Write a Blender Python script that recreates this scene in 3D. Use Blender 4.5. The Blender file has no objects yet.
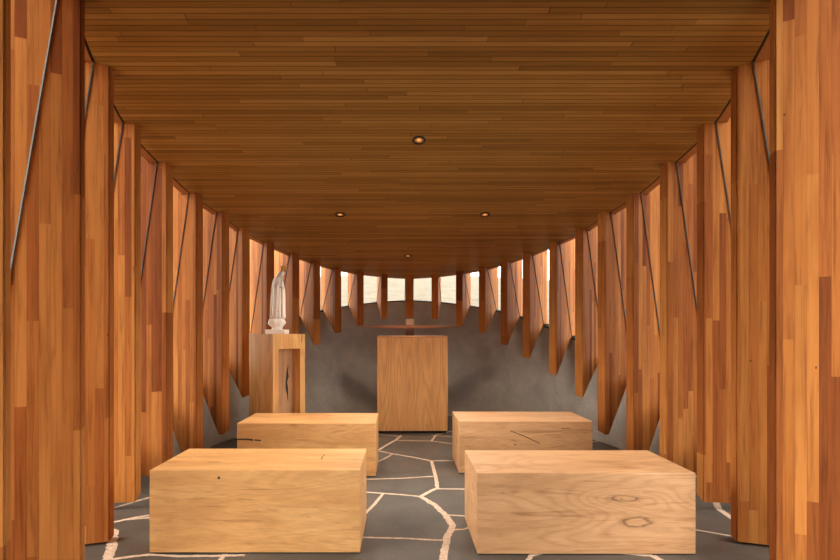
import bpy, bmesh, math, random
from mathutils import Vector, Matrix
random.seed(7)
SC = bpy.context.scene
COL = SC.collection
sin, cos, R = math.sin, math.cos, math.radians

# ---------------------------------------------------------------- camera, world, exposure
EYE = 1.19
CX = -0.13
cam_d = bpy.data.cameras.new('camera')
cam = bpy.data.objects.new('camera', cam_d)
COL.objects.link(cam)
cam.location = (CX, 0, EYE)
cam.rotation_euler = (R(90), 0, 0)
cam_d.sensor_width = 36
cam_d.lens = 456 / 840 * 36
cam_d.shift_x = 20 / 840
cam_d.shift_y = 53 / 840
cam_d.clip_start = 0.02
cam_d.clip_end = 500
SC.camera = cam
SC.view_settings.view_transform = 'Standard'
SC.view_settings.look = 'None'
SC.view_settings.gamma = 1
SC.view_settings.use_curve_mapping = False
SC.view_settings.exposure = 3.03

world = bpy.data.worlds.new('overcast_sky')
SC.world = world
world.use_nodes = True
wn, wl = world.node_tree.nodes, world.node_tree.links
wn.clear()
w_out = wn.new('ShaderNodeOutputWorld')
w_bg = wn.new('ShaderNodeBackground')
w_geo = wn.new('ShaderNodeTexCoord')
w_dot = wn.new('ShaderNodeVectorMath'); w_dot.operation = 'DOT_PRODUCT'
w_dot.inputs[1].default_value = Vector((-0.55, -0.45, 0.70)).normalized()   # bright part of the clouded sky
w_ramp = wn.new('ShaderNodeValToRGB')
w_ramp.color_ramp.elements[0].position = 0.0
w_ramp.color_ramp.elements[0].color = (0.84, 0.82, 0.78, 1)
w_ramp.color_ramp.elements[1].position = 1.0
w_ramp.color_ramp.elements[1].color = (1.45, 1.36, 1.2, 1)
wl.new(w_geo.outputs['Generated'], w_dot.inputs[0])
wl.new(w_dot.outputs['Value'], w_ramp.inputs[0])
wl.new(w_ramp.outputs[0], w_bg.inputs[0])
w_bg.inputs[1].default_value = 1.0
wl.new(w_bg.outputs[0], w_out.inputs[0])


# ---------------------------------------------------------------- node helpers
class NT:
    def __init__(s, name):
        s.m = bpy.data.materials.new(name); s.m.use_nodes = True
        s.n = s.m.node_tree.nodes; s.l = s.m.node_tree.links
        s.n.clear()
        s.out = s.n.new('ShaderNodeOutputMaterial')
        s.b = s.n.new('ShaderNodeBsdfPrincipled')
        s.l.new(s.b.outputs[0], s.out.inputs[0])

    def put(s, sock, v):
        if isinstance(v, bpy.types.NodeSocket): s.l.new(v, sock)
        elif isinstance(v, (tuple, list)) and len(v) == 3 and sock.type == 'RGBA': sock.default_value = (*v, 1)
        else: sock.default_value = v

    def math(s, op, a, b=0.0, c=0.0, clamp=False):
        n = s.n.new('ShaderNodeMath'); n.operation = op; n.use_clamp = clamp
        s.put(n.inputs[0], a); s.put(n.inputs[1], b); s.put(n.inputs[2], c)
        return n.outputs[0]

    def coord(s, kind='Object'):
        return s.n.new('ShaderNodeTexCoord').outputs[kind]

    def sep(s, v):
        n = s.n.new('ShaderNodeSeparateXYZ'); s.put(n.inputs[0], v); return n.outputs

    def comb(s, x=0.0, y=0.0, z=0.0):
        n = s.n.new('ShaderNodeCombineXYZ')
        for i, v in enumerate((x, y, z)): s.put(n.inputs[i], v)
        return n.outputs[0]

    def noise(s, v, scale=5.0, detail=3.0, rough=0.5, dist=0.0):
        n = s.n.new('ShaderNodeTexNoise'); s.put(n.inputs['Vector'], v)
        n.inputs['Scale'].default_value = scale; n.inputs['Detail'].default_value = detail
        n.inputs['Roughness'].default_value = rough; n.inputs['Distortion'].default_value = dist
        return n.outputs[0]

    def white(s, v):
        n = s.n.new('ShaderNodeTexWhiteNoise'); n.noise_dimensions = '3D'
        s.put(n.inputs['Vector'], v); return n.outputs['Value']

    def ramp(s, f, stops):
        n = s.n.new('ShaderNodeValToRGB'); s.put(n.inputs[0], f)
        e = n.color_ramp.elements
        while len(e) < len(stops): e.new(0.5)
        for el, (p, c) in zip(e, stops):
            el.position = p; el.color = (*c, 1) if len(c) == 3 else c
        return n.outputs[0]

    def mix(s, f, a, b, mode='MIX'):
        n = s.n.new('ShaderNodeMix'); n.data_type = 'RGBA'; n.blend_type = mode
        s.put(n.inputs[0], f); s.put(n.inputs[6], a); s.put(n.inputs[7], b)
        return n.outputs[2]

    def bump(s, h, strength=0.3, dist=0.01):
        n = s.n.new('ShaderNodeBump'); n.inputs['Strength'].default_value = strength
        n.inputs['Distance'].default_value = dist
        s.put(n.inputs['Height'], h); s.l.new(n.outputs[0], s.b.inputs['Normal'])

    def rnd(s):
        return s.n.new('ShaderNodeObjectInfo').outputs['Random']

    def base(s, c, rough=0.5, spec=0.5, metal=0.0):
        s.put(s.b.inputs['Base Color'], c); s.put(s.b.inputs['Roughness'], rough)
        s.b.inputs['Specular IOR Level'].default_value = spec
        s.b.inputs['Metallic'].default_value = metal
        return s.m


def plain(name, c, rough=0.5, spec=0.4, metal=0.0, var=0.08):
    t = NT(name)
    f = t.noise(t.coord(), 30, 3)
    a = tuple(x * (1 - var) for x in c); b = tuple(min(1, x * (1 + var)) for x in c)
    return t.base(t.mix(f, a, b), rough, spec, metal)


def fin_wood():
    t = NT('laminated_red_timber')
    p = t.sep(t.coord()); x, y, z = p[0], p[1], p[2]
    r = t.rnd()
    x2 = t.math('ADD', x, t.math('MULTIPLY', r, 0.7))
    wob = t.math('MULTIPLY', t.noise(t.comb(0.0, r, z), 0.8, 2), 0.0)
    row = t.math('FLOOR', t.math('DIVIDE', t.math('ADD', x2, wob), 0.043))
    rr = t.white(t.comb(row, t.math('MULTIPLY', r, 91.0), 3.0))
    r2 = t.white(t.comb(t.math('MULTIPLY', r, 33.0), row, 8.0))
    seg = t.math('FLOOR', t.math('DIVIDE', t.math('ADD', z, t.math('MULTIPLY', rr, 7.0)), t.math('ADD', t.math('MULTIPLY', r2, 1.5), 0.8)))
    v = t.white(t.comb(row, seg, t.math('MULTIPLY', r, 57.0)))
    col = t.ramp(v, [(0, (0.19, 0.052, 0.013)), (0.16, (0.325, 0.102, 0.024)), (0.6, (0.405, 0.145, 0.034)), (1, (0.48, 0.195, 0.050))])
    off = t.math('MULTIPLY', v, 40.0)
    g = t.noise(t.comb(t.math('MULTIPLY', t.math('ADD', x, off), 60.0), t.math('MULTIPLY', y, 60.0), t.math('MULTIPLY', z, 2.2)), 1.0, 5, 0.62, 0.6)
    col = t.mix(0.8, col, t.ramp(g, [(0.26, (0.40, 0.34, 0.30)), (0.50, (0.95, 0.95, 0.95)), (0.75, (1.12, 1.1, 1.08))]), 'MULTIPLY')
    blot = t.noise(t.comb(t.math('MULTIPLY', t.math('ADD', x, off), 6.0), y, t.math('MULTIPLY', z, 1.3)), 1.0, 3, 0.6)
    col = t.mix(0.55, col, t.ramp(blot, [(0.3, (0.62, 0.5, 0.42)), (0.55, (1, 1, 1)), (0.75, (1.12, 1.12, 1.12))]), 'MULTIPLY')
    # small nail and pin knots
    vo = t.n.new('ShaderNodeTexVoronoi'); vo.inputs['Scale'].default_value = 1.0
    t.l.new(t.comb(t.math('MULTIPLY', t.math('ADD', x, r), 8.0), t.math('MULTIPLY', y, 8.0), t.math('MULTIPLY', z, 4.5)), vo.inputs['Vector'])
    dot = t.math('LESS_THAN', vo.outputs['Distance'], 0.028)
    col = t.mix(t.math('MULTIPLY', dot, 0.8), col, (0.05, 0.02, 0.01))
    # glue lines between laminations
    fr = t.math('FRACT', t.math('DIVIDE', x2, 0.043))
    edge = t.math('LESS_THAN', fr, 0.04)
    col = t.mix(t.math('MULTIPLY', edge, 0.35), col, (0.12, 0.04, 0.015))
    t.bump(g, 0.12, 0.002)
    return t.base(col, 0.68, 0.08)


def board_wood(name, pitch, stops, groove=0.16, length=1.7):
    t = NT(name)
    p = t.sep(t.coord()); x, y = p[0], p[1]
    q = t.math('DIVIDE', y, pitch)
    row = t.math('FLOOR', q)
    rr = t.white(t.comb(row, 5.0, 2.0))
    ln = t.math('ADD', t.math('MULTIPLY', t.white(t.comb(row, 9.0, 1.0)), length), length * 0.45)
    seg = t.math('FLOOR', t.math('DIVIDE', t.math('ADD', x, t.math('MULTIPLY', rr, 7.0)), ln))
    v = t.white(t.comb(row, seg, 4.0))
    col = t.ramp(v, stops)
    g = t.noise(t.comb(t.math('MULTIPLY', x, 3.0), t.math('ADD', t.math('MULTIPLY', y, 90.0), t.math('MULTIPLY', v, 30.0)), 0.0), 1.0, 4, 0.6, 0.4)
    col = t.mix(0.5, col, t.ramp(g, [(0.3, (0.55, 0.53, 0.5)), (0.55, (1, 1, 1))]), 'MULTIPLY')
    fr = t.math('FRACT', q)
    gr = t.math('LESS_THAN', fr, groove)
    # end joints
    fe = t.math('FRACT', t.math('DIVIDE', t.math('ADD', x, t.math('MULTIPLY', rr, 7.0)), ln))
    ej = t.math('LESS_THAN', fe, 0.004)
    gr = t.math('MAXIMUM', gr, t.math('MULTIPLY', ej, 0.7))
    col = t.mix(t.math('MULTIPLY', gr, 0.60), col, (0.045, 0.018, 0.005))
    t.bump(t.math('SUBTRACT', 1.0, gr), 0.5, 0.004)
    return t.base(col, 0.5, 0.3)


def block_wood(name, c0, c1, c2, seed, knot=None, rs=0.30, line=(0.30, 0.14, 0.05), scale=1.0):
    """solid plank wood, grain along local x, cathedral rings on the faces"""
    t = NT(name)
    p = t.sep(t.coord()); x, y, z = p[0], p[1], p[2]
    base = t.comb(t.math('MULTIPLY', x, 0.9 * scale), t.math('MULTIPLY', y, 3.2 * scale), t.math('ADD', t.math('MULTIPLY', z, 4.2 * scale), seed))
    f = t.noise(base, 1.0, 1.5, 0.45, 0.25)
    marks = []
    for kx, kz, kr, ks, size in (knot or []):
        dx = t.math('MULTIPLY', t.math('SUBTRACT', x, kx), ks)
        dz = t.math('SUBTRACT', z, kz)
        dd = t.math('SQRT', t.math('ADD', t.math('MULTIPLY', dx, dx), t.math('MULTIPLY', dz, dz)))
        pull = t.math('EXPONENT', t.math('MULTIPLY', t.math('MULTIPLY', dd, dd), -1.0 / (kr * kr)))
        f = t.math('ADD', f, t.math('MULTIPLY', pull, 0.30))
        marks.append((dd, size))
    ring = t.math('SINE', t.math('MULTIPLY', f, 120.0))
    ring = t.math('MULTIPLY', t.math('ADD', ring, 1.0), 0.5)
    ring = t.math('POWER', ring, 3.0)
    wide = t.noise(t.comb(t.math('MULTIPLY', x, 1.5), t.math('MULTIPLY', y, 7.0), t.math('ADD', t.math('MULTIPLY', z, 9.0), seed * 2)), 1.0, 4, 0.6, 0.6)
    fine = t.noise(t.comb(t.math('MULTIPLY', x, 14.0), t.math('MULTIPLY', y, 160.0), t.math('MULTIPLY', z, 160.0)), 1.0, 3, 0.6)
    col = t.ramp(wide, [(0.28, c0), (0.5, c1), (0.72, c2)])
    col = t.mix(t.math('MULTIPLY', ring, rs), col, line)
    col = t.mix(0.32, col, t.ramp(fine, [(0.3, (0.6, 0.56, 0.5)), (0.6, (1.05, 1.05, 1.05))]), 'MULTIPLY')
    streak = t.noise(t.comb(t.math('MULTIPLY', x, 2.2), t.math('MULTIPLY', y, 18.0), t.math('ADD', t.math('MULTIPLY', z, 26.0), seed)), 1.0, 3, 0.55, 1.2)
    col = t.mix(0.6, col, t.ramp(streak, [(0.30, (0.55, 0.45, 0.36)), (0.40, (1, 1, 1))]), 'MULTIPLY')
    for dd, size in marks:
        ragged = t.noise(t.comb(t.math('MULTIPLY', x, 12.0), t.math('MULTIPLY', y, 20.0), t.math('MULTIPLY', z, 34.0)), 1.0, 5, 0.65, 0.5)
        dk = t.math('DIVIDE', t.math('ADD', dd, t.math('MULTIPLY', t.math('SUBTRACT', ragged, 0.5), size * 1.3)), size)
        halo = t.ramp(t.math('MULTIPLY', dk, 0.5), [(0.0, (0.85, 0.8, 0.72)), (0.30, (0.95, 0.9, 0.85)), (0.42, (0.20, 0.16, 0.13)), (0.52, (0.8, 0.74, 0.68)), (0.75, (1,) * 3)])
        col = t.mix(0.8, col, halo, 'MULTIPLY')
    t.bump(fine, 0.06, 0.001)
    return t.base(col, 0.42, 0.42)


def vertical_wood(name, c0, c1, c2, seed, k=1.0, face_axis=0):
    t = NT(name)
    p = t.sep(t.coord()); x, y, z = p[0], p[1], p[2]
    f = t.noise(t.comb(t.math('MULTIPLY', x, 5.0 * k), t.math('MULTIPLY', y, 5.0 * k), t.math('ADD', t.math('MULTIPLY', z, 0.55), seed)), 1.0, 1.5, 0.45, 0.2)
    ring = t.math('MULTIPLY', t.math('ADD', t.math('SINE', t.math('MULTIPLY', f, 85.0)), 1.0), 0.5)
    ring = t.math('POWER', ring, 2.0)
    fine = t.noise(t.comb(t.math('MULTIPLY', x, 150.0), t.math('MULTIPLY', y, 150.0), t.math('MULTIPLY', z, 7.0)), 1.0, 3, 0.6)
    wide = t.noise(t.comb(t.math('MULTIPLY', x, 9.0 * k), t.math('MULTIPLY', y, 9.0 * k), t.math('ADD', t.math('MULTIPLY', z, 0.5), seed)), 1.0, 2)
    col = t.ramp(wide, [(0.3, c0), (0.5, c1), (0.7, c2)])
    col = t.mix(t.math('MULTIPLY', ring, 0.28), col, tuple(v * 0.5 for v in c0))
    col = t.mix(0.35, col, t.ramp(fine, [(0.3, (0.6, 0.56, 0.5)), (0.6, (1.05, 1.05, 1.05))]), 'MULTIPLY')
    return t.base(col, 0.45, 0.4)


def plaster():
    t = NT('grey_polished_plaster')
    c = t.coord()
    n1 = t.noise(c, 2.6, 6, 0.62, 0.9)
    n2 = t.noise(c, 14, 4, 0.6, 0.4)
    col = t.ramp(n1, [(0.3, (0.37, 0.335, 0.30)), (0.5, (0.43, 0.395, 0.355)), (0.72, (0.51, 0.475, 0.435))])
    col = t.mix(0.3, col, t.ramp(n2, [(0.3, (0.75,) * 3), (0.7, (1.15,) * 3)]), 'MULTIPLY')
    t.bump(n2, 0.12, 0.004)
    return t.base(col, 0.55, 0.35)


def stone():
    t = NT('dark_basalt_paving')
    c = t.coord()
    n1 = t.noise(c, 3.0, 5, 0.6, 0.4)
    n2 = t.noise(c, 60, 4, 0.65)
    col = t.ramp(n1, [(0.3, (0.060, 0.050, 0.042)), (0.7, (0.100, 0.083, 0.070))])
    col = t.mix(0.5, col, t.ramp(n2, [(0.3, (0.7,) * 3), (0.7, (1.25,) * 3)]), 'MULTIPLY')
    t.bump(n2, 0.15, 0.003)
    return t.base(col, 0.5, 0.4)


def mortar():
    t = NT('sandy_mortar')
    n = t.noise(t.coord(), 45, 5, 0.65)
    col = t.ramp(n, [(0.3, (0.40, 0.28, 0.20)), (0.55, (0.56, 0.42, 0.32)), (0.75, (0.66, 0.52, 0.42))])
    t.bump(n, 0.3, 0.004)
    return t.base(col, 0.85, 0.2)


def dry_grass():
    t = NT('dry_grass_hill')
    c = t.coord()
    p = t.sep(c)
    n = t.noise(t.comb(t.math('MULTIPLY', p[0], 2.2), t.math('MULTIPLY', p[1], 2.2), t.math('MULTIPLY', p[2], 14.0)), 1.0, 6, 0.68, 0.8)
    col = t.ramp(n, [(0.3, (0.048, 0.039, 0.028)), (0.5, (0.094, 0.079, 0.058)), (0.7, (0.125, 0.108, 0.086))])
    return t.base(col, 0.95, 0.1)


def glass():
    t = NT('clear_glass')
    t.n.remove(t.b)
    tr = t.n.new('ShaderNodeBsdfTransparent'); tr.inputs[0].default_value = (0.97, 0.98, 0.97, 1)
    gl = t.n.new('ShaderNodeBsdfGlossy'); gl.inputs['Roughness'].default_value = 0.02
    lw = t.n.new('ShaderNodeLayerWeight'); lw.inputs[0].default_value = 0.5
    fac = t.math('ADD', t.math('MULTIPLY', t.math('POWER', lw.outputs['Facing'], 5.0), 0.5), 0.02)
    mx = t.n.new('ShaderNodeMixShader')
    t.l.new(fac, mx.inputs[0]); t.l.new(tr.outputs[0], mx.inputs[1]); t.l.new(gl.outputs[0], mx.inputs[2])
    t.l.new(mx.outputs[0], t.out.inputs[0])
    return t.m


def emitter(name, c, s):
    t = NT(name)
    t.b.inputs['Emission Color'].default_value = (*c, 1)
    t.b.inputs['Emission Strength'].default_value = s
    return t.base(c, 0.5)


M_FIN = fin_wood()
M_CEIL = board_wood('ceiling_boards', 0.033, [(0, (0.30, 0.150, 0.033)), (0.35, (0.40, 0.205, 0.047)), (0.75, (0.45, 0.240, 0.058)), (1, (0.54, 0.300, 0.082))])
M_SOFF = plain('soffit_timber', (0.42, 0.17, 0.055), 0.5, var=0.15)
M_GAP = plain('black_shadow_gap', (0.01, 0.009, 0.008), 0.7)
M_PLAS = plaster()
M_STONE = stone()
M_MORT = mortar()
M_GRASS = dry_grass()
M_GLASS = glass()
M_SEAL = plain('grey_steel_glazing_bead', (0.075, 0.07, 0.06), 0.45, 0.4, 0.0)
M_CRACK = plain('dark_crack_filler', (0.02, 0.012, 0.008), 0.6)
M_ROOF = plain('dark_roof_sheet', (0.12, 0.12, 0.12), 0.6)
M_TRIM = plain('black_lamp_trim', (0.02, 0.016, 0.012), 0.4)
M_LAMPCUP = plain('brass_reflector', (0.55, 0.30, 0.10), 0.3, 0.5, 0.8)
M_LAMP = emitter('warm_lamp', (1.0, 0.45, 0.14), 0.10)
M_CAP = plain('black_steel_sill', (0.02, 0.018, 0.016), 0.9, 0.0)
M_WHITE = plain('off_white_glaze', (0.88, 0.85, 0.80), 0.4, var=0.04)
M_GOLD = plain('gilded_metal', (0.75, 0.46, 0.12), 0.3, 0.5, 0.85)
M_CROSS = plain('dark_red_timber', (0.21, 0.080, 0.030), 0.45, var=0.25)
M_CROSS_LIT = plain('lit_red_timber', (0.30, 0.18, 0.12), 0.5, var=0.15)  # paler tone stands for light on the top of the cross post


# ---------------------------------------------------------------- mesh helpers
def link(name, bm, mats, parent=None, loc=(0, 0, 0), rz=0.0, smooth=False, recalc=True):
    if recalc: bmesh.ops.recalc_face_normals(bm, faces=bm.faces[:])
    me = bpy.data.meshes.new(name)
    bm.to_mesh(me); bm.free()
    if not isinstance(mats, (list, tuple)): mats = [mats]
    for m in mats: me.materials.append(m)
    if smooth:
        for p in me.polygons: p.use_smooth = True
    o = bpy.data.objects.new(name, me)
    COL.objects.link(o)
    o.location = loc; o.rotation_euler = (0, 0, rz)
    if parent: o.parent = parent
    return o


def tag(o, label, cat, group=None):
    o['label'] = label; o['category'] = cat
    if group: o['group'] = group
    return o


def struct(o, label=None):
    o['kind'] = 'structure'
    if label: o['label'] = label
    return o


def empty(name, loc, rz=0.0):
    o = bpy.data.objects.new(name, None)
    o.empty_display_size = 0.1
    COL.objects.link(o); o.location = loc; o.rotation_euler = (0, 0, rz)
    return o


def box(bm, x0, x1, y0, y1, z0, z1, mi=0, bevel=0.0):
    vs = [bm.verts.new(p) for p in ((x0, y0, z0), (x1, y0, z0), (x1, y1, z0), (x0, y1, z0), (x0, y0, z1), (x1, y0, z1), (x1, y1, z1), (x0, y1, z1))]
    fs = []
    for f in ((0, 3, 2, 1), (4, 5, 6, 7), (0, 1, 5, 4), (1, 2, 6, 5), (2, 3, 7, 6), (3, 0, 4, 7)):
        fc = bm.faces.new([vs[i] for i in f]); fc.material_index = mi; fs.append(fc)
    if bevel:
        es = list({e for f in fs for e in f.edges})
        bmesh.ops.bevel(bm, geom=es, offset=bevel, segments=2, affect='EDGES', profile=0.5)
    return fs


def prism(bm, bottom, top, mi=0):
    """closed solid between two matching vertex loops"""
    a = [bm.verts.new(p) for p in bottom]; b = [bm.verts.new(p) for p in top]
    n = len(a)
    bm.faces.new(a[::-1]).material_index = mi
    bm.faces.new(b).material_index = mi
    for i in range(n):
        bm.faces.new((a[i], a[(i + 1) % n], b[(i + 1) % n], b[i])).material_index = mi


def bar(bm, p, q, w, h, up=Vector((0, 0, 1)), mi=0):
    p, q = Vector(p), Vector(q); d = (q - p).normalized()
    s = d.cross(up).normalized() * w / 2; u = s.cross(d).normalized() * h / 2
    prism(bm, [p - s - u, p + s - u, p + s + u, p - s + u], [q - s - u, q + s - u, q + s + u, q - s + u], mi)


# ---------------------------------------------------------------- plan of the chapel
SL = 0.2
CA = 57.6 * 6.2 / 456 + 6.2 * SL
def ceil_z(y): return EYE + CA - SL * y

hd = [0, 21.85, 46, 68.6, 89.95, 111.45, 137.15, 162.35, 183.8, 211.15, 242.8, 277.5, 308]
vv = [57.6, 58.8, 61.5, 65.3, 71.6, 79, 90, 102.5, 118.5, 136, 165, 201, 256]
P = []
for h_, v_ in zip(hd, vv):
    d_ = CA / (v_ / 456 + SL); P.append((h_ / 456 * d_, d_))
P += [(1.65, 2.20), (1.58, 1.70)]
ANG = [90, 80, 69, 61, 57, 53, 49, 39, 29, 18, 7, -6, -17, -25, -30]
HI = [1.394, 1.375, 1.28, 1.185, 1.037, 0.89, 0.723, 0.52, 0.225, 0.100, 0.082, 0.052, 0.014, 0.014, 0.014]
RF = [0, 0, 0, 0, 0, 0, 0, 0.0, 0.05, 0.15, 0.26, 0.5, 0.5, 0.5, 0.5]
RW = [0.47, 0.47, 0.47, 0.47, 0.47, 0.47, 0.45, 0.43, 0.41, 0.39, 0.40, 0.42, 0.44, 0.45, 0.45]
T = 0.088
RO = [0.50, 0.50, 0.515, 0.555, 0.585, 0.61] + [0.64] * 3 + [0.60] * 6
def wall_top(y): return max(0.0, 1.16 + 0.405 * (y - 5.42))

def pt(k, r, side=1, w=0.5):
    """plan point on fin k at radius r; w = 0 far face, 1 camera-side face"""
    a = R(ANG[k]); x, y = P[k]
    if k == 0: w = w - 0.5
    x += cos(a) * r + sin(a) * T * w
    y += sin(a) * r - cos(a) * T * w
    if k == 0: x, y = T * w, P[0][1] + r
    return (x * side, y)

# outline right->left helper (side +1 : k 14..0, side -1 : k 1..14)
ORDER = [(k, 1) for k in range(14, 0, -1)] + [(0, 1)] + [(k, -1) for k in range(1, 15)]

# ---------------------------------------------------------------- wall
def smooth_curve(pts, n=6):
    out = []
    for i in range(len(pts) - 1):
        p0 = pts[max(i - 1, 0)]; p1 = pts[i]; p2 = pts[i + 1]; p3 = pts[min(i + 2, len(pts) - 1)]
        for j in range(n):
            t = j / n
            out.append(tuple(0.5 * ((2 * b) + (-a + c) * t + (2 * a - 5 * b + 4 * c - d) * t * t + (-a + 3 * b - 3 * c + d) * t ** 3)
                             for a, b, c, d in zip(p0, p1, p2, p3)))
    out.append(pts[-1])
    return out

wall_in = smooth_curve([pt(k, RW[k] + 0.005, s) for k, s in ORDER])
def offs(c, d):
    o = []
    for i, p in enumerate(c):
        a = c[max(i - 1, 0)]; b = c[min(i + 1, len(c) - 1)]
        tx, ty = b[0] - a[0], b[1] - a[1]; l = math.hypot(tx, ty)
        o.append((p[0] + ty / l * d, p[1] - tx / l * d))
    return o
wall_out = offs(wall_in, 0.16)

floor_front = -2.5
bm = bmesh.new()
fl = [p for p in offs(wall_in, 0.10)]
loop = [(2.6, floor_front), (2.6, 1.0)] + fl + [(-2.6, 1.0), (-2.6, floor_front)]
prism(bm, [(x, y, -0.12) for x, y in loop], [(x, y, 0) for x, y in loop])
floor = struct(link('floor', bm, M_STONE))

bm = bmesh.new()
pr = None
for (xi, yi), (xo, yo) in zip(wall_in, wall_out):
    z = wall_top(yi)
    if z < 0.02: z = 0.02
    cur = [bm.verts.new((xi, yi, -0.05)), bm.verts.new((xo, yo, -0.05)), bm.verts.new((xo, yo, z)), bm.verts.new((xi, yi, z))]
    if pr:
        for i in range(4): bm.faces.new((pr[i], pr[(i + 1) % 4], cur[(i + 1) % 4], cur[i]))
    else: bm.faces.new(cur)
    pr = cur
bm.faces.new(pr)
wall = struct(link('wall_back', bm, M_PLAS))
# thin dark steel sill capping the wall
bm = bmesh.new(); pr = None
for (xi, yi), (xo, yo) in zip(offs(wall_in, -0.008), offs(wall_in, 0.165)):
    z = max(wall_top(yi), 0.02)
    cur = [bm.verts.new((xi, yi, z - 0.012)), bm.verts.new((xo, yo, z - 0.012)), bm.verts.new((xo, yo, z + 0.004)), bm.verts.new((xi, yi, z + 0.004))]
    if pr:
        for i in range(4): bm.faces.new((pr[i], pr[(i + 1) % 4], cur[(i + 1) % 4], cur[i]))
    else: bm.faces.new(cur)
    pr = cur
bm.faces.new(pr)
link('sill', bm, M_CAP, wall)

# ---------------------------------------------------------------- ceiling, soffit, roof
ROOF_FRONT = -1.9
def outline(r):
    c = smooth_curve([pt(k, r, s) for k, s in ORDER], 4)
    fx = 1.40 + r
    return [(fx, ROOF_FRONT)] + c + [(-fx, ROOF_FRONT)]
def slab(r, z0, z1, name, mat, parent=None):
    bm = bmesh.new(); l = outline(r)
    prism(bm, [(x, y, ceil_z(y) + z0) for x, y in l], [(x, y, ceil_z(y) + z1) for x, y in l])
    return link(name, bm, mat, parent)
def ring(r0, r1, z0, z1, name, mat, parent=None):
    bm = bmesh.new(); a = outline(r0); b = outline(r1); pr = None
    for p, q in zip(a, b):
        cur = [bm.verts.new((p[0], p[1], ceil_z(p[1]) + z0)), bm.verts.new((q[0], q[1], ceil_z(q[1]) + z0)),
               bm.verts.new((q[0], q[1], ceil_z(q[1]) + z1)), bm.verts.new((p[0], p[1], ceil_z(p[1]) + z1))]
        if pr:
            for i in range(4): bm.faces.new((pr[i], pr[(i + 1) % 4], cur[(i + 1) % 4], cur[i]))
        else: bm.faces.new(cur)
        pr = cur
    bm.faces.new(pr)
    return link(name, bm, mat, parent)
ceiling = struct(slab(0.070, 0.0, 0.02, 'ceiling', M_CEIL))
ring(0.070, 0.086, 0.003, 0.02, 'shadow_gap', M_GAP, ceiling)
ring(0.086, 0.15, 0.0, 0.02, 'soffit', M_SOFF, ceiling)
slab(0.155, 0.021, 0.22, 'roof_slab', M_ROOF, ceiling)
slab(0.32, 0.226, 0.27, 'added_shade_eave', M_ROOF, ceiling)  # unseen overhang added to cut sky light on the outer fins

# unseen walls added behind the camera to hold back light, doorway sized likewise
def wpanel(name, x0, x1, y0, y1):
    bm = bmesh.new()
    prism(bm, [(x0, y0, 0), (x1, y0, 0), (x1, y1, 0), (x0, y1, 0)],
          [(x, y, ceil_z(y) + (0.021 if abs(x) > 1.55 else -0.002)) for x, y in ((x0, y0), (x1, y0), (x1, y1), (x0, y1))])
    return struct(link(name, bm, M_FIN))
wpanel('added_wall_left', -1.72, -1.62, -1.9, 1.15)
wpanel('added_wall_right', 1.62, 1.72, -1.9, 1.15)
bm = bmesh.new()
zt = ceil_z(-1.8) - 0.002
for x0, x1, z0, z1 in ((-1.62, -0.5, 0, zt), (0.5, 1.62, 0, zt), (-0.5, 0.5, 2.1, zt)):
    box(bm, x0, x1, -1.9, -1.8, z0, z1)
struct(link('added_wall_front', bm, M_FIN))

# ---------------------------------------------------------------- landscape
bm = bmesh.new()
prev = None
rads = [0, 0.6, 1.5, 3, 5, 8, 12, 17, 24, 32, 45, 70]
th = [R(a) for a in range(-14, 195, 4)]
def wall_hit(a):
    best = None; c = (0, 3.5); d = (cos(a), sin(a))
    for p, q in zip(wall_out, wall_out[1:]):
        ex, ey = q[0] - p[0], q[1] - p[1]
        den = d[0] * ey - d[1] * ex
        if abs(den) < 1e-9: continue
        t_ = ((p[0] - c[0]) * ey - (p[1] - c[1]) * ex) / den
        u_ = ((p[0] - c[0]) * d[1] - (p[1] - c[1]) * d[0]) / den
        if t_ > 0 and -1e-6 <= u_ <= 1 + 1e-6: best = t_
    return best or 2.6
for a in th:
    r0 = wall_hit(a) - 0.03
    y0 = 3.5 + sin(a) * r0
    s = 0.146 * max(0.0, sin(a)) ** 2.5
    cur = []
    for rr in rads:
        rise = s * min(rr, 26) - max(0, rr - 26) * 0.02 * (s > 0.02)
        z = wall_top(y0) - 0.07 + rise + 0.03 * sin(rr * 1.7 + a * 9) * min(1, rr / 4)
        cur.append(bm.verts.new((cos(a) * (r0 + rr), 3.5 + sin(a) * (r0 + rr), z)))
    if prev:
        for i in range(len(rads) - 1): bm.faces.new((prev[i], prev[i + 1], cur[i + 1], cur[i]))
    prev = cur
hill = struct(link('hillside', bm, M_GRASS, smooth=True), 'pale dry grass slope rising behind the windows')
bm = bmesh.new()
vs = [bm.verts.new(p) for p in ((-80, -60, -0.125), (80, -60, -0.125), (80, 20, -0.125), (-80, 20, -0.125))]
bm.faces.new(vs)
struct(link('ground', bm, M_GRASS))

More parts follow.
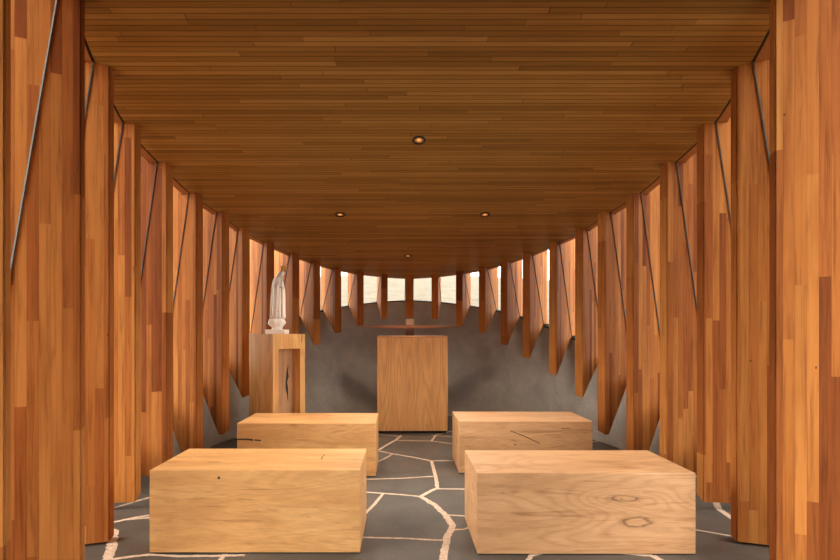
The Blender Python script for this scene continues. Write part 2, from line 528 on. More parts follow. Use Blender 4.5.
# ---------------------------------------------------------------- fins
def make_fin(k, side, label):
    a = R(ANG[k]); x, y = P[k]
    ang = a if side == 1 else math.pi - a
    ax = Vector((cos(ang), sin(ang)))
    # tangential direction towards the camera
    tg = Vector((sin(a) * side, -cos(a)))
    if k == 0: tg = Vector((1.27, 0)); org = Vector((-T * 1.27 / 2, P[0][1])); ws = (0, 1)
    else: org = Vector((x * side, y)); ws = (0, 1)
    h = HI[k]; wt = wall_top(pt(k, RW[k])[1])
    slant = wt > h + 0.05
    prof = [(0.0, 'b', h)]
    RFIN = RO[k]
    if slant:
        if RF[k] > 0: prof.append((RF[k], 'b', h))
        prof += [(RW[k], 'w', wt + 0.006), (RFIN, 'w', wt + 0.006)]
    else:
        prof += [(RFIN, 'b', h)]
    tops = [(RFIN, 0.22), (0.158, 0.22), (0.158, -0.001), (0.0, -0.001)]
    bm = bmesh.new()
    loops = []
    inv = Matrix.Rotation(-ang, 2)
    for w in ws:
        lp = []
        for r, kind, z in prof:
            q = org + ax * r + tg * (T * w)
            zz = z
            if kind == 'b' and slant and k: zz = z + 0.38 * T * (1 - w) * cos(a) - (0.0)
            l = inv @ (q - org)
            lp.append((l.x, l.y, zz - h))
        for r, dz in tops:
            q = org + ax * r + tg * (T * w)
            l = inv @ (q - org)
            lp.append((l.x, l.y, ceil_z(q.y) + dz - h))
        loops.append(lp)
    prism(bm, loops[0], loops[1])
    bmesh.ops.recalc_face_normals(bm, faces=bm.faces[:])
    # softened inner corners
    es = [e for e in bm.edges if all(abs(v.co.x) < 1e-4 for v in e.verts) and abs(e.verts[0].co.z - e.verts[1].co.z) > 0.3]
    bmesh.ops.bevel(bm, geom=es, offset=0.006, segments=2, affect='EDGES')
    o = link('timber_fin', bm, M_FIN, None, (org.x, org.y, h), ang)
    return tag(o, label, 'fin', 'timber fins around the chapel')

LBL_L = {
    14: 'cropped laminated timber fin edge at the extreme left of the photo',
    13: 'largest left timber fin with a broad face and long steel line, full photo height',
    12: 'left timber fin directly behind the largest left one, bottom beside front left bench',
    11: 'left timber fin with low flat end, third broad fin from the left photo edge',
    10: 'left timber fin whose low end is just behind the front left bench corner',
    9: 'left timber fin behind the front left bench, right before the rounded tip one',
    8: 'left timber fin with pointed low tip hanging in front of pale plaster by back bench',
    7: 'left timber fin with slanted tip just left of the wooden pedestal',
    6: 'timber fin directly behind the left side of the white statue',
    5: 'timber fin directly right of the white statue, behind the pedestal right side',
    4: 'short timber fin with slanted tip hanging just right of the pedestal',
    3: 'short timber fin between the leftmost white window strip and the crossbar end',
    2: 'short timber fin at the left end of the wooden crossbar',
    1: 'short timber fin just left of the central one, above the crossbar',
}
LBL_R = {
    13: 'largest right timber fin with a pale broad face, at the right photo edge',
    12: 'right timber fin directly behind the largest right one, lowest visible bottom end',
    11: 'right timber fin just right of the front right bench, flat low end above paving',
    10: 'right timber fin whose lower part is hidden behind the front right bench corner',
    9: 'right timber fin with steep slanted foot just behind the front right bench',
    8: 'right timber fin with blunt tip hanging just right of the back right bench',
    7: 'right timber fin whose slanted tip hangs just above the back right bench end',
    6: 'right timber fin with slanted tip, beside the last narrow strip of sky',
    5: 'right timber fin with slanted tip, second left of the blunt tipped one above bench',
    4: 'short right timber fin with slanted tip, second right of the crossbar end',
    3: 'short right timber fin, first one right of the crossbar end',
    2: 'short timber fin at the right end of the wooden crossbar',
    1: 'short timber fin just right of the central one, above the crossbar',
}
LBL_R[5] = 'right timber fin with slanted tip, third to the right of the crossbar end'
LBL_R[6] = 'right timber fin with slanted tip, fourth to the right of the crossbar end'
for k in range(14, 0, -1): make_fin(k, -1, LBL_L[k])
make_fin(0, 1, 'short central timber fin on the axis, above the cross post and lectern')
for k in range(1, 14): make_fin(k, 1, LBL_R[k])

# ---------------------------------------------------------------- windows (inclined panes between the fins)
wi = 0
seq = [(k, -1) for k in range(14, 0, -1)] + [(0, 1)] + [(k, 1) for k in range(1, 14)]
for (ka, sa), (kb, sb) in zip(seq, seq[1:]):
    wi += 1
    # faces of the two fins bounding the bay (the nearer fin's far face, the farther fin's near face)
    wa = 0.0 if sa == -1 else 1.0
    wb = 1.0 if sb == -1 else 0.0
    if ka == 0: wa = 1.0
    if kb == 0: wb = 0.0
    def ends(k, s, w):
        if k == 0:
            X = T * 1.27 * (w - 0.5); t_ = (X, P[0][1] + 0.078); b_ = (X, P[0][1] + RW[0])
        else:
            t_ = pt(k, 0.078, s, w); b_ = pt(k, RW[k] - 0.0, s, w)
        return Vector((t_[0], t_[1], ceil_z(t_[1]) + 0.003)), Vector((b_[0], b_[1], max(wall_top(b_[1]), 0.02) + 0.006))
    if sa == -1 and ka > 0:   # left: a is nearer the camera
        ta, ba = ends(ka, -1, 0.0); tb, bb = ends(kb, sb, 1.0 if kb else 0.0)
    else:
        ta, ba = ends(ka, 1, 0.0 if ka else 1.0); tb, bb = ends(kb, 1, 0.0)
        if ka: ta, ba = ends(ka, 1, 0.0)
        tb, bb = ends(kb, 1, 1.0)
        # right: a is farther (its camera-side face), b is nearer (its far face)
        if ka: ta, ba = ends(ka, 1, 1.0)
        tb, bb = ends(kb, 1, 0.0)
    bm = bmesh.new()
    n = (tb - ta).cross(ba - ta).normalized() * 0.003
    e = (tb - ta).normalized() * 0.001
    quad = [ta + e, tb - e, bb - e, ba + e]
    prism(bm, [p - n for p in quad], [p + n for p in quad])
    w = struct(link('window_%d' % wi, bm, M_GLASS))
    for (t_, b_, sg) in ((ta, ba, 1), (tb, bb, -1)):
        bm = bmesh.new()
        sh = e.normalized() * 0.0035 * sg
        bar(bm, t_ + sh, b_ + sh, 0.006, 0.007, up=n.normalized())
        link('glazing_bead', bm, M_SEAL, w)

# ---------------------------------------------------------------- paving joints
def fp(px, py):
    d = EYE * 456 / (py - 333.0)
    return Vector(((px - 400) / 456 * d + CX, d))
def A(pts): return [fp(350 + x / 4.667, 440 + y / 4.667) for x, y in pts]
def B(pts): return [fp(85 + x / 3.5, 400 + y / 3.5) for x, y in pts]
def C_(pts): return [fp(660 + x / 4.667, 440 + y / 4.667) for x, y in pts]
def D_(pts): return [fp(300 + x / 3.652, 400 + y / 3.652) for x, y in pts]
def W(*pts): return [Vector(p) for p in pts]
J = [
    (A([(425, 600), (436, 540), (455, 450), (480, 400), (440, 345), (390, 300), (330, 265)]), 0.040),
    (A([(330, 265), (375, 240), (408, 225), (400, 170), (380, 98)]), 0.030),
    (A([(380, 98), (290, 80), (200, 65), (130, 50)]), 0.024),
    (A([(130, 50), (170, 25), (215, 0), (240, -22)]), 0.026),
    (A([(448, 470), (330, 465), (250, 460), (60, 456), (-140, 470)]), 0.018),
    (A([(480, 420), (530, 418), (570, 405)]), 0.018),
    (A([(445, 350), (550, 356), (700, 362)]), 0.018),
    (A([(410, 228), (550, 230), (640, 232)]), 0.020),
    (A([(330, 265), (240, 256), (155, 250), (60, 243), (-60, 238)]), 0.022),
    (A([(155, 250), (110, 305), (60, 355), (0, 400)]), 0.022),
    (A([(398, 170), (240, 180), (60, 185), (-80, 186)]), 0.022),
    (A([(198, 66), (160, 88), (115, 108), (60, 128)]), 0.018),
    (A([(380, 98), (480, 97), (560, 100)]), 0.020),
    (A([(215, 2), (300, 4), (375, 5), (475, 18), (560, 28)]), 0.022),
    (A([(380, 6), (400, -20)]), 0.020),
    (D_([(480, 152), (495, 128), (560, 112)]), 0.022),
    (D_([(370, 134), (330, 130), (284, 126)]), 0.020),
    (D_([(480, 130), (560, 134), (640, 138)]), 0.022),
    # left foreground
    (B([(60, 620), (78, 560), (92, 520), (100, 462), (60, 440), (-60, 430)]), 0.05),
    (B([(85, 560), (140, 552), (225, 542)]), 0.026),
    (B([(225, 542), (330, 548), (480, 546), (560, 544)]), 0.022),
    (B([(60, 436), (105, 428), (165, 414), (225, 404)]), 0.026),
    (B([(-20, 400), (60, 388), (105, 378), (170, 358), (225, 342)]), 0.026),
    (B([(445, 620), (470, 565), (490, 540)]), 0.026),
    (W((-1.48, 3.0), (-1.2, 3.2), (-1.25, 3.6)), 0.025),
    (W((-1.9, 2.9), (-1.48, 3.0)), 0.025),
    (W((-1.2, 3.2), (-0.5, 3.3)), 0.025),
    # right foreground
    (C_([(100, 412), (165, 420), (260, 436), (372, 456), (480, 462), (600, 500)]), 0.018),
    (C_([(262, 292), (275, 322), (330, 362), (420, 420)]), 0.040),
    (C_([(262, 292), (300, 282), (360, 262)]), 0.036),
    ([fp(653, 556), fp(665, 563), fp(700, 590)], 0.035),
    ([fp(653, 556), fp(560, 548), fp(531, 556), fp(520, 575)], 0.026),
    ([fp(592, 442), fp(604, 440), fp(625, 434)], 0.04),
    ([fp(592, 442), fp(560, 446), fp(500, 452)], 0.03),
    # hidden or beyond the frame
    (W((-0.2, 2.0), (-0.9, 1.6), (-1.5, 1.9)), 0.03),
    (W((0.3, 2.05), (0.9, 1.5), (1.6, 1.7)), 0.03),
    (W((0.0, 1.0), (0.3, 1.6), (0.9, 1.5)), 0.03),
    (W((-0.9, 1.6), (-0.6, 0.9), (0.0, 1.0), (0.5, 0.4)), 0.03),
    (W((-0.5, 4.9), (-1.0, 4.6), (-1.7, 4.9)), 0.03),
    (W((-1.0, 4.6), (-0.9, 4.0)), 0.03),
    (W((0.8, 4.7), (1.2, 5.1), (1.0, 5.7)), 0.03),
    (W((-1.0, 5.9), (-0.5, 5.6), (-0.6, 4.9)), 0.03),
]
bm = bmesh.new()
rj = random.Random(3)
zlev = 0.0
for pts, wd in J:
    # resample
    path = []
    for p, q in zip(pts, pts[1:]):
        n = max(2, int((q - p).length / 0.022))
        for i in range(n): path.append(p.lerp(q, i / n))
    path.append(pts[-1])
    zlev = 0.0012 + rj.random() * 0.0009
    pv = None
    for i, p in enumerate(path):
        a = path[max(i - 1, 0)]; b = path[min(i + 1, len(path) - 1)]
        t_ = (b - a).normalized(); nn = Vector((-t_.y, t_.x))
        w1 = wd / 2 * (1 + rj.uniform(-0.22, 0.22)); w2 = wd / 2 * (1 + rj.uniform(-0.22, 0.22))
        l = p + nn * w1; r_ = p - nn * w2
        cur = (bm.verts.new((l.x, l.y, zlev)), bm.verts.new((r_.x, r_.y, zlev)))
        if pv: bm.faces.new((pv[0], pv[1], cur[1], cur[0]))
        pv = cur
for f in bm.faces:
    if f.normal.z < 0: f.normal_flip()
bm.normal_update()
link('mortar_joint', bm, M_MORT, floor, recalc=False)

# ---------------------------------------------------------------- benches
def crack(bm, pts, w, y, axis='y'):
    """thin dark slit: a shallow raised sliver on a face (front y=const, top z=const, side x=const)"""
    for (p, q) in zip(pts, pts[1:]):
        a, b = Vector(p), Vector(q); t_ = (b - a).normalized(); n = Vector((-t_.y, t_.x)) * w / 2
        c = [a - n, b - n, b + n, a + n]
        if axis == 'y': v = [bm.verts.new((i.x, y, i.y)) for i in c]
        elif axis == 'z': v = [bm.verts.new((i.x, i.y, y)) for i in c]
        else: v = [bm.verts.new((y, i.x, i.y)) for i in c]
        bm.faces.new(v).material_index = 1

def bench(x0, x1, y0, y1, h, mat, cracks, label):
    w, d = x1 - x0, y1 - y0
    bm = bmesh.new()
    box(bm, -w / 2, w / 2, -d / 2, d / 2, 0.006, h, bevel=0.0025)
    bmesh.ops.recalc_face_normals(bm, faces=bm.faces[:])
    for kind, pts, cw in cracks:
        if kind == 'f': crack(bm, pts, cw, -d / 2 - 0.0004, 'y')
        if kind == 't': crack(bm, pts, cw, h + 0.0004, 'z')
        if kind == 'r': crack(bm, pts, cw, w / 2 + 0.0004, 'x')
        if kind == 'l': crack(bm, pts, cw, -w / 2 - 0.0004, 'x')
    # recessed feet plate
    box(bm, -w / 2 + 0.03, w / 2 - 0.03, -d / 2 + 0.03, d / 2 - 0.03, 0, 0.006, mi=1)
    o = link('block_bench', bm, [mat, M_CRACK], None, ((x0 + x1) / 2, (y0 + y1) / 2, 0), recalc=False)
    return tag(o, label, 'bench', 'solid timber benches')

yl = ((0.50, 0.235, 0.080), (0.62, 0.320, 0.118), (0.72, 0.41, 0.170))
pk = ((0.43, 0.220, 0.100), (0.53, 0.290, 0.140), (0.62, 0.36, 0.185))
MB1 = block_wood('bench_timber_golden', *yl, 3.1, knot=None, rs=0.16)
MB2 = block_wood('bench_timber_honey', *yl, 8.4, rs=0.16)
MB3 = block_wood('bench_timber_tan', *pk, 1.7, knot=[(0.27, 0.178, 0.16, 0.34, 0.028), (0.20, 0.303, 0.06, 0.22, 0.016)])
MB4 = block_wood('bench_timber_pale', *pk, 12.2, rs=0.16)
def arc(cx, cy, rx, ry, a0, a1, n=9):
    return [(cx + rx * cos(R(a0 + (a1 - a0) * i / n)), cy + ry * sin(R(a0 + (a1 - a0) * i / n))) for i in range(n + 1)]
bench(-1.481, -0.345, 2.459, 2.92, 0.450, MB1,
      [('t', [(0.325, -0.02), (0.318, 0.03), (0.326, 0.085)], 0.006),
       ('r', [(-0.20, 0.295), (-0.19, 0.30)], 0.010), ('r', [(-0.205, 0.262), (-0.20, 0.262)], 0.008), ('r', [(-0.06, 0.31), (-0.02, 0.312)], 0.012),
       ('f', [(-0.200, 0.408), (-0.188, 0.410)], 0.014)],
      'golden timber block bench with small round knot, front left nearest the camera')
bench(0.284, 1.455, 2.444, 2.92, 0.4395, MB3,
      [('f', [(0.185, 0.305), (0.188, 0.298)], 0.005), ('l', [(-0.10, 0.30), (-0.09, 0.34)], 0.006)],
      'tan timber block bench with dark swirling knot marks, front right nearest the camera')
bench(-1.481, -0.331, 3.779, 4.27, 0.441, MB2,
      [('f', [(-0.575, 0.308), (-0.50, 0.309)], 0.010), ('f', [(-0.50, 0.309), (-0.44, 0.303)], 0.013), ('f', [(-0.43, 0.303), (-0.375, 0.300)], 0.012)],
      'golden timber block bench with long black crack on the left, behind the front left one')
bench(0.369, 1.50, 3.86, 4.35, 0.441, MB4,
      [('f', [(-0.13, 0.362), (-0.02, 0.32), (0.12, 0.255)], 0.006), ('f', [(0.315, 0.372), (0.31, 0.382), (0.38, 0.382)], 0.004),
       ('f', [(-0.10, 0.245), (-0.08, 0.243)], 0.008), ('l', [(-0.10, 0.20), (-0.08, 0.26)], 0.012)],
      'pale tan timber block bench with diagonal crack, behind the front right one')

# ---------------------------------------------------------------- lectern
lx0, lx1, ly0, ly1, lh = -0.402, 0.438, 5.40, 5.82, 1.154
lec = empty('lectern', ((lx0 + lx1) / 2, (ly0 + ly1) / 2, 0))
tag(lec, 'oak block lectern with smooth upright front standing before the plaster wall', 'lectern')
w, d = lx1 - lx0, ly1 - ly0
MV = vertical_wood('lectern_oak', (0.66, 0.32, 0.110), (0.74, 0.38, 0.135), (0.82, 0.44, 0.165), 5.0)
MV2 = vertical_wood('lectern_oak_edge', (0.52, 0.23, 0.07), (0.60, 0.28, 0.09), (0.66, 0.33, 0.11), 9.0)
bm = bmesh.new(); box(bm, -w / 2 + 0.004, w / 2 - 0.004, -d / 2, -d / 2 + 0.02, 0.03, lh - 0.018, bevel=0.0015)
link('front_panel', bm, MV, lec)
for s in (-1, 1):
    bm = bmesh.new()
    xa, xb = sorted((s * w / 2, s * (w / 2 - 0.02)))
    box(bm, xa, xb, -d / 2 + 0.0205, d / 2, 0.03, lh - 0.018, bevel=0.001)
    link('side_panel', bm, MV2, lec)
bm = bmesh.new(); box(bm, -w / 2, w / 2, -d / 2 - 0.002, d / 2, lh - 0.0175, lh, bevel=0.002)
link('top', bm, MV2, lec)
bm = bmesh.new(); box(bm, -w / 2 + 0.02, w / 2 - 0.02, -d / 2 + 0.03, d / 2 - 0.02, 0.0, 0.0295)
link('plinth', bm, M_GAP, lec)

# ---------------------------------------------------------------- cross behind the lectern
cr = empty('wooden_cross', (0.0, 6.02, 0))
tag(cr, 'dark timber cross with a thin wide arm spanning between fins behind lectern', 'cross')
bm = bmesh.new(); box(bm, -0.055, 0.055, -0.045, 0.045, 0.0, 1.262, bevel=0.003)
link('post', bm, M_CROSS, cr)
bm = bmesh.new(); box(bm, -0.052, 0.052, -0.042, 0.042, 1.290, 1.370, bevel=0.003)  # lit top of the post put in as a paler block
link('lit_post_top', bm, M_CROSS_LIT, cr)['label'] = 'top of the post, its lit look put into a paler colour'
bm = bmesh.new()
n = 24; xs = [-0.695 + 1.39 * i / n for i in range(n + 1)]
def rail(y, top): return [(x, y, (1.289 if top else 1.289 - 0.008 - 0.030 * (1 - (x / 0.695) ** 2) ** 0.8)) for x in xs]
a = rail(-0.10, 1) + rail(-0.10, 0)[::-1]; b = rail(-0.02, 1) + rail(-0.02, 0)[::-1]
prism(bm, a, b)
link('crossbar', bm, M_CROSS, cr)

# ---------------------------------------------------------------- pedestal
beta = R(50)
pc = Vector((-1.206 + CX, 4.33))
s_, w_ = 0.38, 0.41
ux = Vector((cos(beta), sin(beta))); uy = Vector((-sin(beta), cos(beta)))
ph = 1.18
cc = pc + ux * s_ / 2 + uy * w_ / 2
ped = empty('pedestal', (cc.x, cc.y, 0), beta)
tag(ped, 'tall oak pedestal with an open niche, carrying the white statue', 'pedestal')
MP = vertical_wood('pedestal_oak', (0.62, 0.31, 0.095), (0.74, 0.41, 0.145), (0.84, 0.50, 0.20), 2.0, 1.3)
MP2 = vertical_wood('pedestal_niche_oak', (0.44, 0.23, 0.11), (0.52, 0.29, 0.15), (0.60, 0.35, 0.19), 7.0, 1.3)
hx, hy = s_ / 2, w_ / 2
ox0, ox1 = -hx + 0.063, hx - 0.062
oz0, oz1 = 0.16, 1.035
bm = bmesh.new()
def q(*p): return bm.faces.new([bm.verts.new(i) for i in p])
# front face with opening (local -y face), cavity 0.26 deep
fy, by = -hy, -hy + 0.12
q((-hx, fy, 0), (ox0, fy, 0), (ox0, fy, ph), (-hx, fy, ph))
q((ox1, fy, 0), (hx, fy, 0), (hx, fy, ph), (ox1, fy, ph))
q((ox0, fy, 0), (ox1, fy, 0), (ox1, fy, oz0), (ox0, fy, oz0))
q((ox0, fy, oz1), (ox1, fy, oz1), (ox1, fy, ph), (ox0, fy, ph))
q((ox0, fy, oz0), (ox0, by, oz0), (ox0, by, oz1), (ox0, fy, oz1))
q((ox1, fy, oz1), (ox1, by, oz1), (ox1, by, oz0), (ox1, fy, oz0))
q((ox0, fy, oz0), (ox1, fy, oz0), (ox1, by, oz0), (ox0, by, oz0))
q((ox0, by, oz1), (ox1, by, oz1), (ox1, fy, oz1), (ox0, fy, oz1))
q((-hx, fy, ph), (hx, fy, ph), (hx, hy, ph), (-hx, hy, ph))
q((-hx, hy, 0), (-hx, fy, 0), (-hx, fy, ph), (-hx, hy, ph))
q((hx, fy, 0), (hx, hy, 0), (hx, hy, ph), (hx, fy, ph))
q((hx, hy, 0), (-hx, hy, 0), (-hx, hy, ph), (hx, hy, ph))
q((-hx, fy, 0), (-hx, hy, 0), (hx, hy, 0), (hx, fy, 0))
bmesh.ops.remove_doubles(bm, verts=bm.verts[:], dist=1e-5)
for pts, cw in (([(0.150, ph), (0.146, ph - 0.05), (0.149, ph - 0.09)], 0.006),):
    crack(bm, pts, cw, fy - 0.0004, 'y')
link('body', bm, [MP, M_CRACK], ped, recalc=False)
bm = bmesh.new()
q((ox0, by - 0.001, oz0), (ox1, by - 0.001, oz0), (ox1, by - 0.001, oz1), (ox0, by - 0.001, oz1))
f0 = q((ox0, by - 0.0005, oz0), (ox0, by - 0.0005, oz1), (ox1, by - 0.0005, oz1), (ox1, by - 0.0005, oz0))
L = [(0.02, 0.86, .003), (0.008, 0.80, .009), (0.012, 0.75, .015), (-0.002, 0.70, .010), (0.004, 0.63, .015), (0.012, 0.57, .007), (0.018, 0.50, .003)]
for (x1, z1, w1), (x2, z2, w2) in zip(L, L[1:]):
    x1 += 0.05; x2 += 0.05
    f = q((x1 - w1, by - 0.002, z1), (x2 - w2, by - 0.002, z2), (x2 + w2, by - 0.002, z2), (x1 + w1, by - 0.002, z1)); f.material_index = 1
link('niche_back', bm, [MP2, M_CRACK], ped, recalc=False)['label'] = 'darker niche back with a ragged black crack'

# ---------------------------------------------------------------- statue
U = 0.00180
st = empty('statue', (cc.x, cc.y, ph), 0)
tag(st, 'white statue of a veiled praying woman with a golden crown, on the pedestal', 'statue')
def sx(px): return (px - 123) * U
def sz(py): return (525 - py) * U
bm = bmesh.new()
box(bm, -0.100, 0.100, -0.085, 0.085, 0, 0.044, bevel=0.004)
link('square_base', bm, M_WHITE, st)
# cloud base with lobes
bm = bmesh.new()
def rings(bm, data, n=40, fold=None):
    """data: (z, cx, cy, rx, ry, amp)"""
    prev = None; last = None
    for j, (z, cx, cy, rx, ry, amp) in enumerate(data):
        cur = []
        for i in range(n):
            a = 2 * math.pi * i / n
            f = 1 + amp * (fold(a, z) if fold else 0)
            cur.append(bm.verts.new((cx + rx * f * cos(a), cy + ry * f * sin(a), z)))
        if prev:
            for i in range(n): bm.faces.new((prev[i], prev[(i + 1) % n], cur[(i + 1) % n], cur[i]))
        else: bm.faces.new(cur[::-1])
        prev = cur
    bm.faces.new(prev)
lob = lambda a, z: sin(a * 4 + 6 * z * 20) * 0.6 + sin(a * 7 + 1) * 0.4
rings(bm, [(0.044, 0, 0, .062, .058, 0), (0.056, 0, 0, .050, .047, 0), (0.066, 0, 0, .052, .048, .05), (0.084, -0.004, 0, .072, .062, .09),
           (0.102, -0.004, 0, .082, .070, .12), (0.122, -0.004, 0, .084, .072, .13), (0.142, -0.002, 0, .078, .067, .10), (0.160, 0.0, 0, .064, .056, .05)], 48, lob)
link('cloud_base', bm, M_WHITE, st, smooth=True)
# robe: rings from hem to neck, folds deepest at the hem; faces right and towards the camera
bm = bmesh.new()
fold = lambda a, z: 0.5 * sin(a * 11 + 0.8 * sin(z * 9)) + 0.35 * sin(a * 17 + 2) + 0.25 * sin(a * 5 + z * 5)
prof = [(440, 82, 168, .09), (425, 82, 168, .085), (400, 84, 168, .08), (370, 84, 168, .07), (340, 86, 168, .065), (310, 88, 168, .06), (285, 90, 167, .055),
        (262, 92, 164, .05), (242, 95, 160, .04), (226, 99, 156, .03), (214, 106, 153, .02), (204, 115, 152, .01)]
data = []
for y_, a0, b0, am in prof:
    cx_ = sx((a0 + b0) / 2); rx_ = (b0 - a0) / 2 * U
    data.append((sz(y_), cx_, 0, rx_, rx_ * 0.78, am))
rings(bm, [(0.150, sx(125), 0, .062, .05, .05)] + data, 64, fold)
link('robe', bm, M_WHITE, st, smooth=True)
# veil edges: two long raised drapes from the shoulders to the hem
bm = bmesh.new()
def tube(bm, pts, rad, n=10):
    prev = None
    for j, (p, r) in enumerate(zip(pts, rad)):
        p = Vector(p); a = Vector(pts[max(j - 1, 0)]); b = Vector(pts[min(j + 1, len(pts) - 1)])
        t_ = (b - a).normalized(); s1 = t_.orthogonal().normalized() if abs(t_.z) < 0.5 else t_.cross(Vector((1, 0, 0))).normalized(); s2 = t_.cross(s1)
        cur = [bm.verts.new(p + (s1 * cos(2 * math.pi * i / n) + s2 * sin(2 * math.pi * i / n)) * r) for i in range(n)]
        if prev:
            for i in range(n): bm.faces.new((prev[i], prev[(i + 1) % n], cur[(i + 1) % n], cur[i]))
        else: bm.faces.new(cur[::-1])
        prev = cur
    bm.faces.new(prev)
tube(bm, [(sx(124), -.030, sz(205)), (sx(112), -.050, sz(235)), (sx(108), -.060, sz(290)), (sx(106), -.066, sz(360)), (sx(104), -.066, sz(425))], [.007, .009, .010, .011, .012])
tube(bm, [(sx(152), -.022, sz(212)), (sx(157), -.036, sz(240)), (sx(159), -.040, sz(300)), (sx(159), -.044, sz(370)), (sx(158), -.046, sz(430))], [.006, .009, .010, .010, .011])
link('veil_edge', bm, M_WHITE, st, smooth=True)
# veiled head, tilted forward to the right
bm = bmesh.new()
hp = [(212, 108, 152), (202, 116, 156), (194, 122, 160), (184, 128, 163), (175, 133, 163), (168, 139, 161), (163, 145, 157)]
rings(bm, [(sz(y_), sx((a0 + b0) / 2), 0, (b0 - a0) / 2 * U, (b0 - a0) / 2 * U * 0.9, 0.0) for y_, a0, b0 in hp], 24)
link('veiled_head', bm, M_WHITE, st, smooth=True)
# face: an oval with brow, nose and chin, set into the veil opening
bm = bmesh.new()
fc = Vector((sx(151), -0.020, sz(188)))
bmesh.ops.create_uvsphere(bm, u_segments=24, v_segments=18, radius=1.0)
fd = Vector((0.62, -0.78, -0.12)).normalized(); fs = Vector((0.78, 0.62, 0)).normalized(); fu = fs.cross(fd)
if fu.z < 0: fu = -fu
for v in bm.verts:
    x, y, z = v.co
    rr = 1.0
    if y < 0:
        rr += 0.22 * math.exp(-((x / 0.13) ** 2 + ((z + 0.05) / 0.28) ** 2))        # nose
        for e in (-1, 1): rr -= 0.12 * math.exp(-(((x - e * 0.34) / 0.17) ** 2 + ((z - 0.16) / 0.12) ** 2))   # eyes
        rr -= 0.06 * math.exp(-((x / 0.25) ** 2 + ((z + 0.46) / 0.05) ** 2))          # mouth
    c = Vector((x * rr, y * rr, z))
    wz = 1 - 0.25 * max(0, -c.z)
    v.co = fc + fs * (c.x * 0.0165 * wz) + fd * (-c.y * 0.016) + fu * (c.z * 0.024)
link('face', bm, M_WHITE, st, smooth=True)
# praying hands: sleeves, palms, fingers
bm = bmesh.new()
hc = Vector((sx(143), -0.062, sz(246)))
up = Vector((0.25, -0.30, 0.92)).normalized()
tube(bm, [(sx(118), -.042, sz(262)), (sx(130), -.056, sz(264)), hc - up * 0.006 - fs * .006], [.016, .014, .009])
tube(bm, [(sx(162), -.022, sz(262)), (sx(156), -.044, sz(264)), hc - up * 0.006 + fs * .006], [.015, .013, .009])
for s in (-1, 1):
    o_ = hc + fs * s * 0.0045
    tube(bm, [o_ - up * .004, o_ + up * .012], [.0065, .0070])
    for i, ln in enumerate((0.018, 0.021, 0.020, 0.016)):
        st_ = o_ + up * .011 + fd * (i - 1.5) * 0.0032
        tube(bm, [st_, st_ + up * ln * 0.55, st_ + up * ln - fs * s * .002], [.0022, .0020, .0014], 6)
    tube(bm, [o_ - fd * 0.007, o_ - fd * 0.010 + up * .008, o_ - fd * .008 + up * .014], [.0024, .0022, .0015], 6)
link('praying_hands', bm, M_WHITE, st, smooth=True)
# rosary
bm = bmesh.new()
for i in range(16):
    z = sz(262 + i * 9.5)
    bmesh.ops.create_icosphere(bm, subdivisions=1, radius=0.0034 if i < 15 else 0.007, matrix=Matrix.Translation((sx(141 - 2 * sin(i * .5)), -0.077 + i * 0.0003, z)))
link('rosary', bm, [M_WHITE], st, smooth=True)
bm = bmesh.new()
bmesh.ops.create_icosphere(bm, subdivisions=2, radius=0.008, matrix=Matrix.Translation((sx(140), -0.074, sz(400))))
link('gold_ornament', bm, M_GOLD, st)
# crown
bm = bmesh.new()
c0 = Vector((sx(158), -0.004, sz(172)))
n = 48
for (r0, z0, z1) in ((0.023, -0.004, 0.008),):
    for rr, flip in ((r0, 0), (r0 - 0.003, 1)):
        pv = None
        for i in range(n + 1):
            a = 2 * math.pi * i / n; k_ = abs(sin(a * 4)) ** 1.5
            f = 1.2 + 0.35 * k_
            cur = (bm.verts.new(c0 + Vector((rr * cos(a), rr * sin(a), z0))), bm.verts.new(c0 + Vector((rr * 1.2 * cos(a), rr * 1.2 * sin(a), z1))),
                   bm.verts.new(c0 + Vector((rr * f * cos(a), rr * f * sin(a), z1 + 0.038 * k_))))
            if pv:
                bm.faces.new((pv[0], cur[0], cur[1], pv[1])); bm.faces.new((pv[1], cur[1], cur[2], pv[2]))
            pv = cur
for i in range(8):
    a = math.pi / 8 + i * math.pi / 4
    bmesh.ops.create_icosphere(bm, subdivisions=1, radius=0.0042, matrix=Matrix.Translation(c0 + Vector((0.037 * cos(a), 0.037 * sin(a), 0.049))))
bmesh.ops.create_icosphere(bm, subdivisions=2, radius=0.006, matrix=Matrix.Translation(c0 + Vector((0, 0, 0.056))))
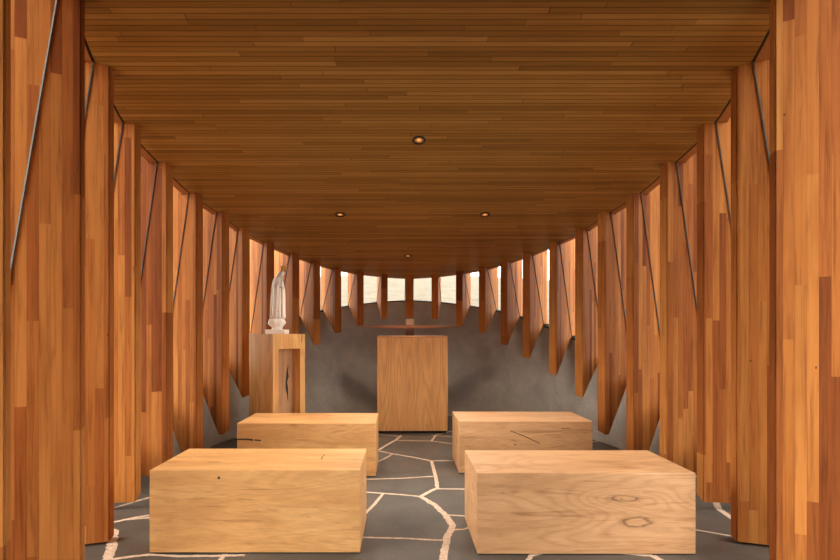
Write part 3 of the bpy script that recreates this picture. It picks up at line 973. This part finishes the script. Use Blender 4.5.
for i in range(4):
    a = math.pi / 8 + i * math.pi / 2
    tube(bm, [c0 + Vector((0.025 * cos(a), 0.025 * sin(a), 0.01)), c0 + Vector((0.024 * cos(a), 0.024 * sin(a), 0.032)), c0 + Vector((0, 0, 0.052))], [.0018, .0018, .0018], 6)
bmesh.ops.recalc_face_normals(bm, faces=bm.faces[:])
link('crown', bm, M_GOLD, st, recalc=False)['label'] = 'golden pointed crown'

# ---------------------------------------------------------------- recessed downlights
spots = [((0.005, 3.246), 'round recessed ceiling downlight nearest the camera, largest of the four'),
         ((-0.709, 4.40), 'round recessed ceiling downlight on the left of the middle pair'),
         ((0.690, 4.40), 'round recessed ceiling downlight on the right of the middle pair'),
         ((-0.034, 5.48), 'small recessed ceiling downlight farthest away, above the lectern')]
tilt = math.atan(-SL)
for (x, y), lb in spots:
    z = ceil_z(y)
    e = empty('downlight', (x, y, z)); e.rotation_euler = (tilt, 0, 0)
    tag(e, lb, 'ceiling light', 'ceiling downlights')
    n = 32
    def annulus(name, prof, mat):
        bm = bmesh.new(); pv = None
        rows = [[bm.verts.new((r * cos(2 * math.pi * i / n), r * sin(2 * math.pi * i / n), zz)) for i in range(n)] for r, zz in prof]
        for a_, b_ in zip(rows, rows[1:]):
            for i in range(n): bm.faces.new((a_[i], a_[(i + 1) % n], b_[(i + 1) % n], b_[i]))
        return link(name, bm, mat, e, smooth=True)
    annulus('trim_ring', [(0.048, 0.000), (0.048, -0.005), (0.038, -0.007), (0.035, -0.002)], M_TRIM)
    annulus('reflector', [(0.035, -0.0025), (0.030, -0.0012), (0.018, -0.0008)], M_LAMPCUP)
    bm = bmesh.new()
    bmesh.ops.create_circle(bm, cap_ends=True, segments=24, radius=0.018, matrix=Matrix.Translation((0, 0, -0.0008)))
    for f in bm.faces:
        if f.normal.z > 0: f.normal_flip()
    link('bulb', bm, M_LAMP, e, recalc=False)
    ld = bpy.data.lights.new('downlight_beam', 'SPOT')
    ld.energy = 10; ld.color = (1.0, 0.80, 0.60); ld.spot_size = R(110); ld.spot_blend = 0.8; ld.shadow_soft_size = 0.06
    lo = bpy.data.objects.new('downlight_beam', ld); COL.objects.link(lo)
    lo.parent = e; lo.location = (0, 0, -0.012); lo.rotation_euler = (-tilt, 0, 0)
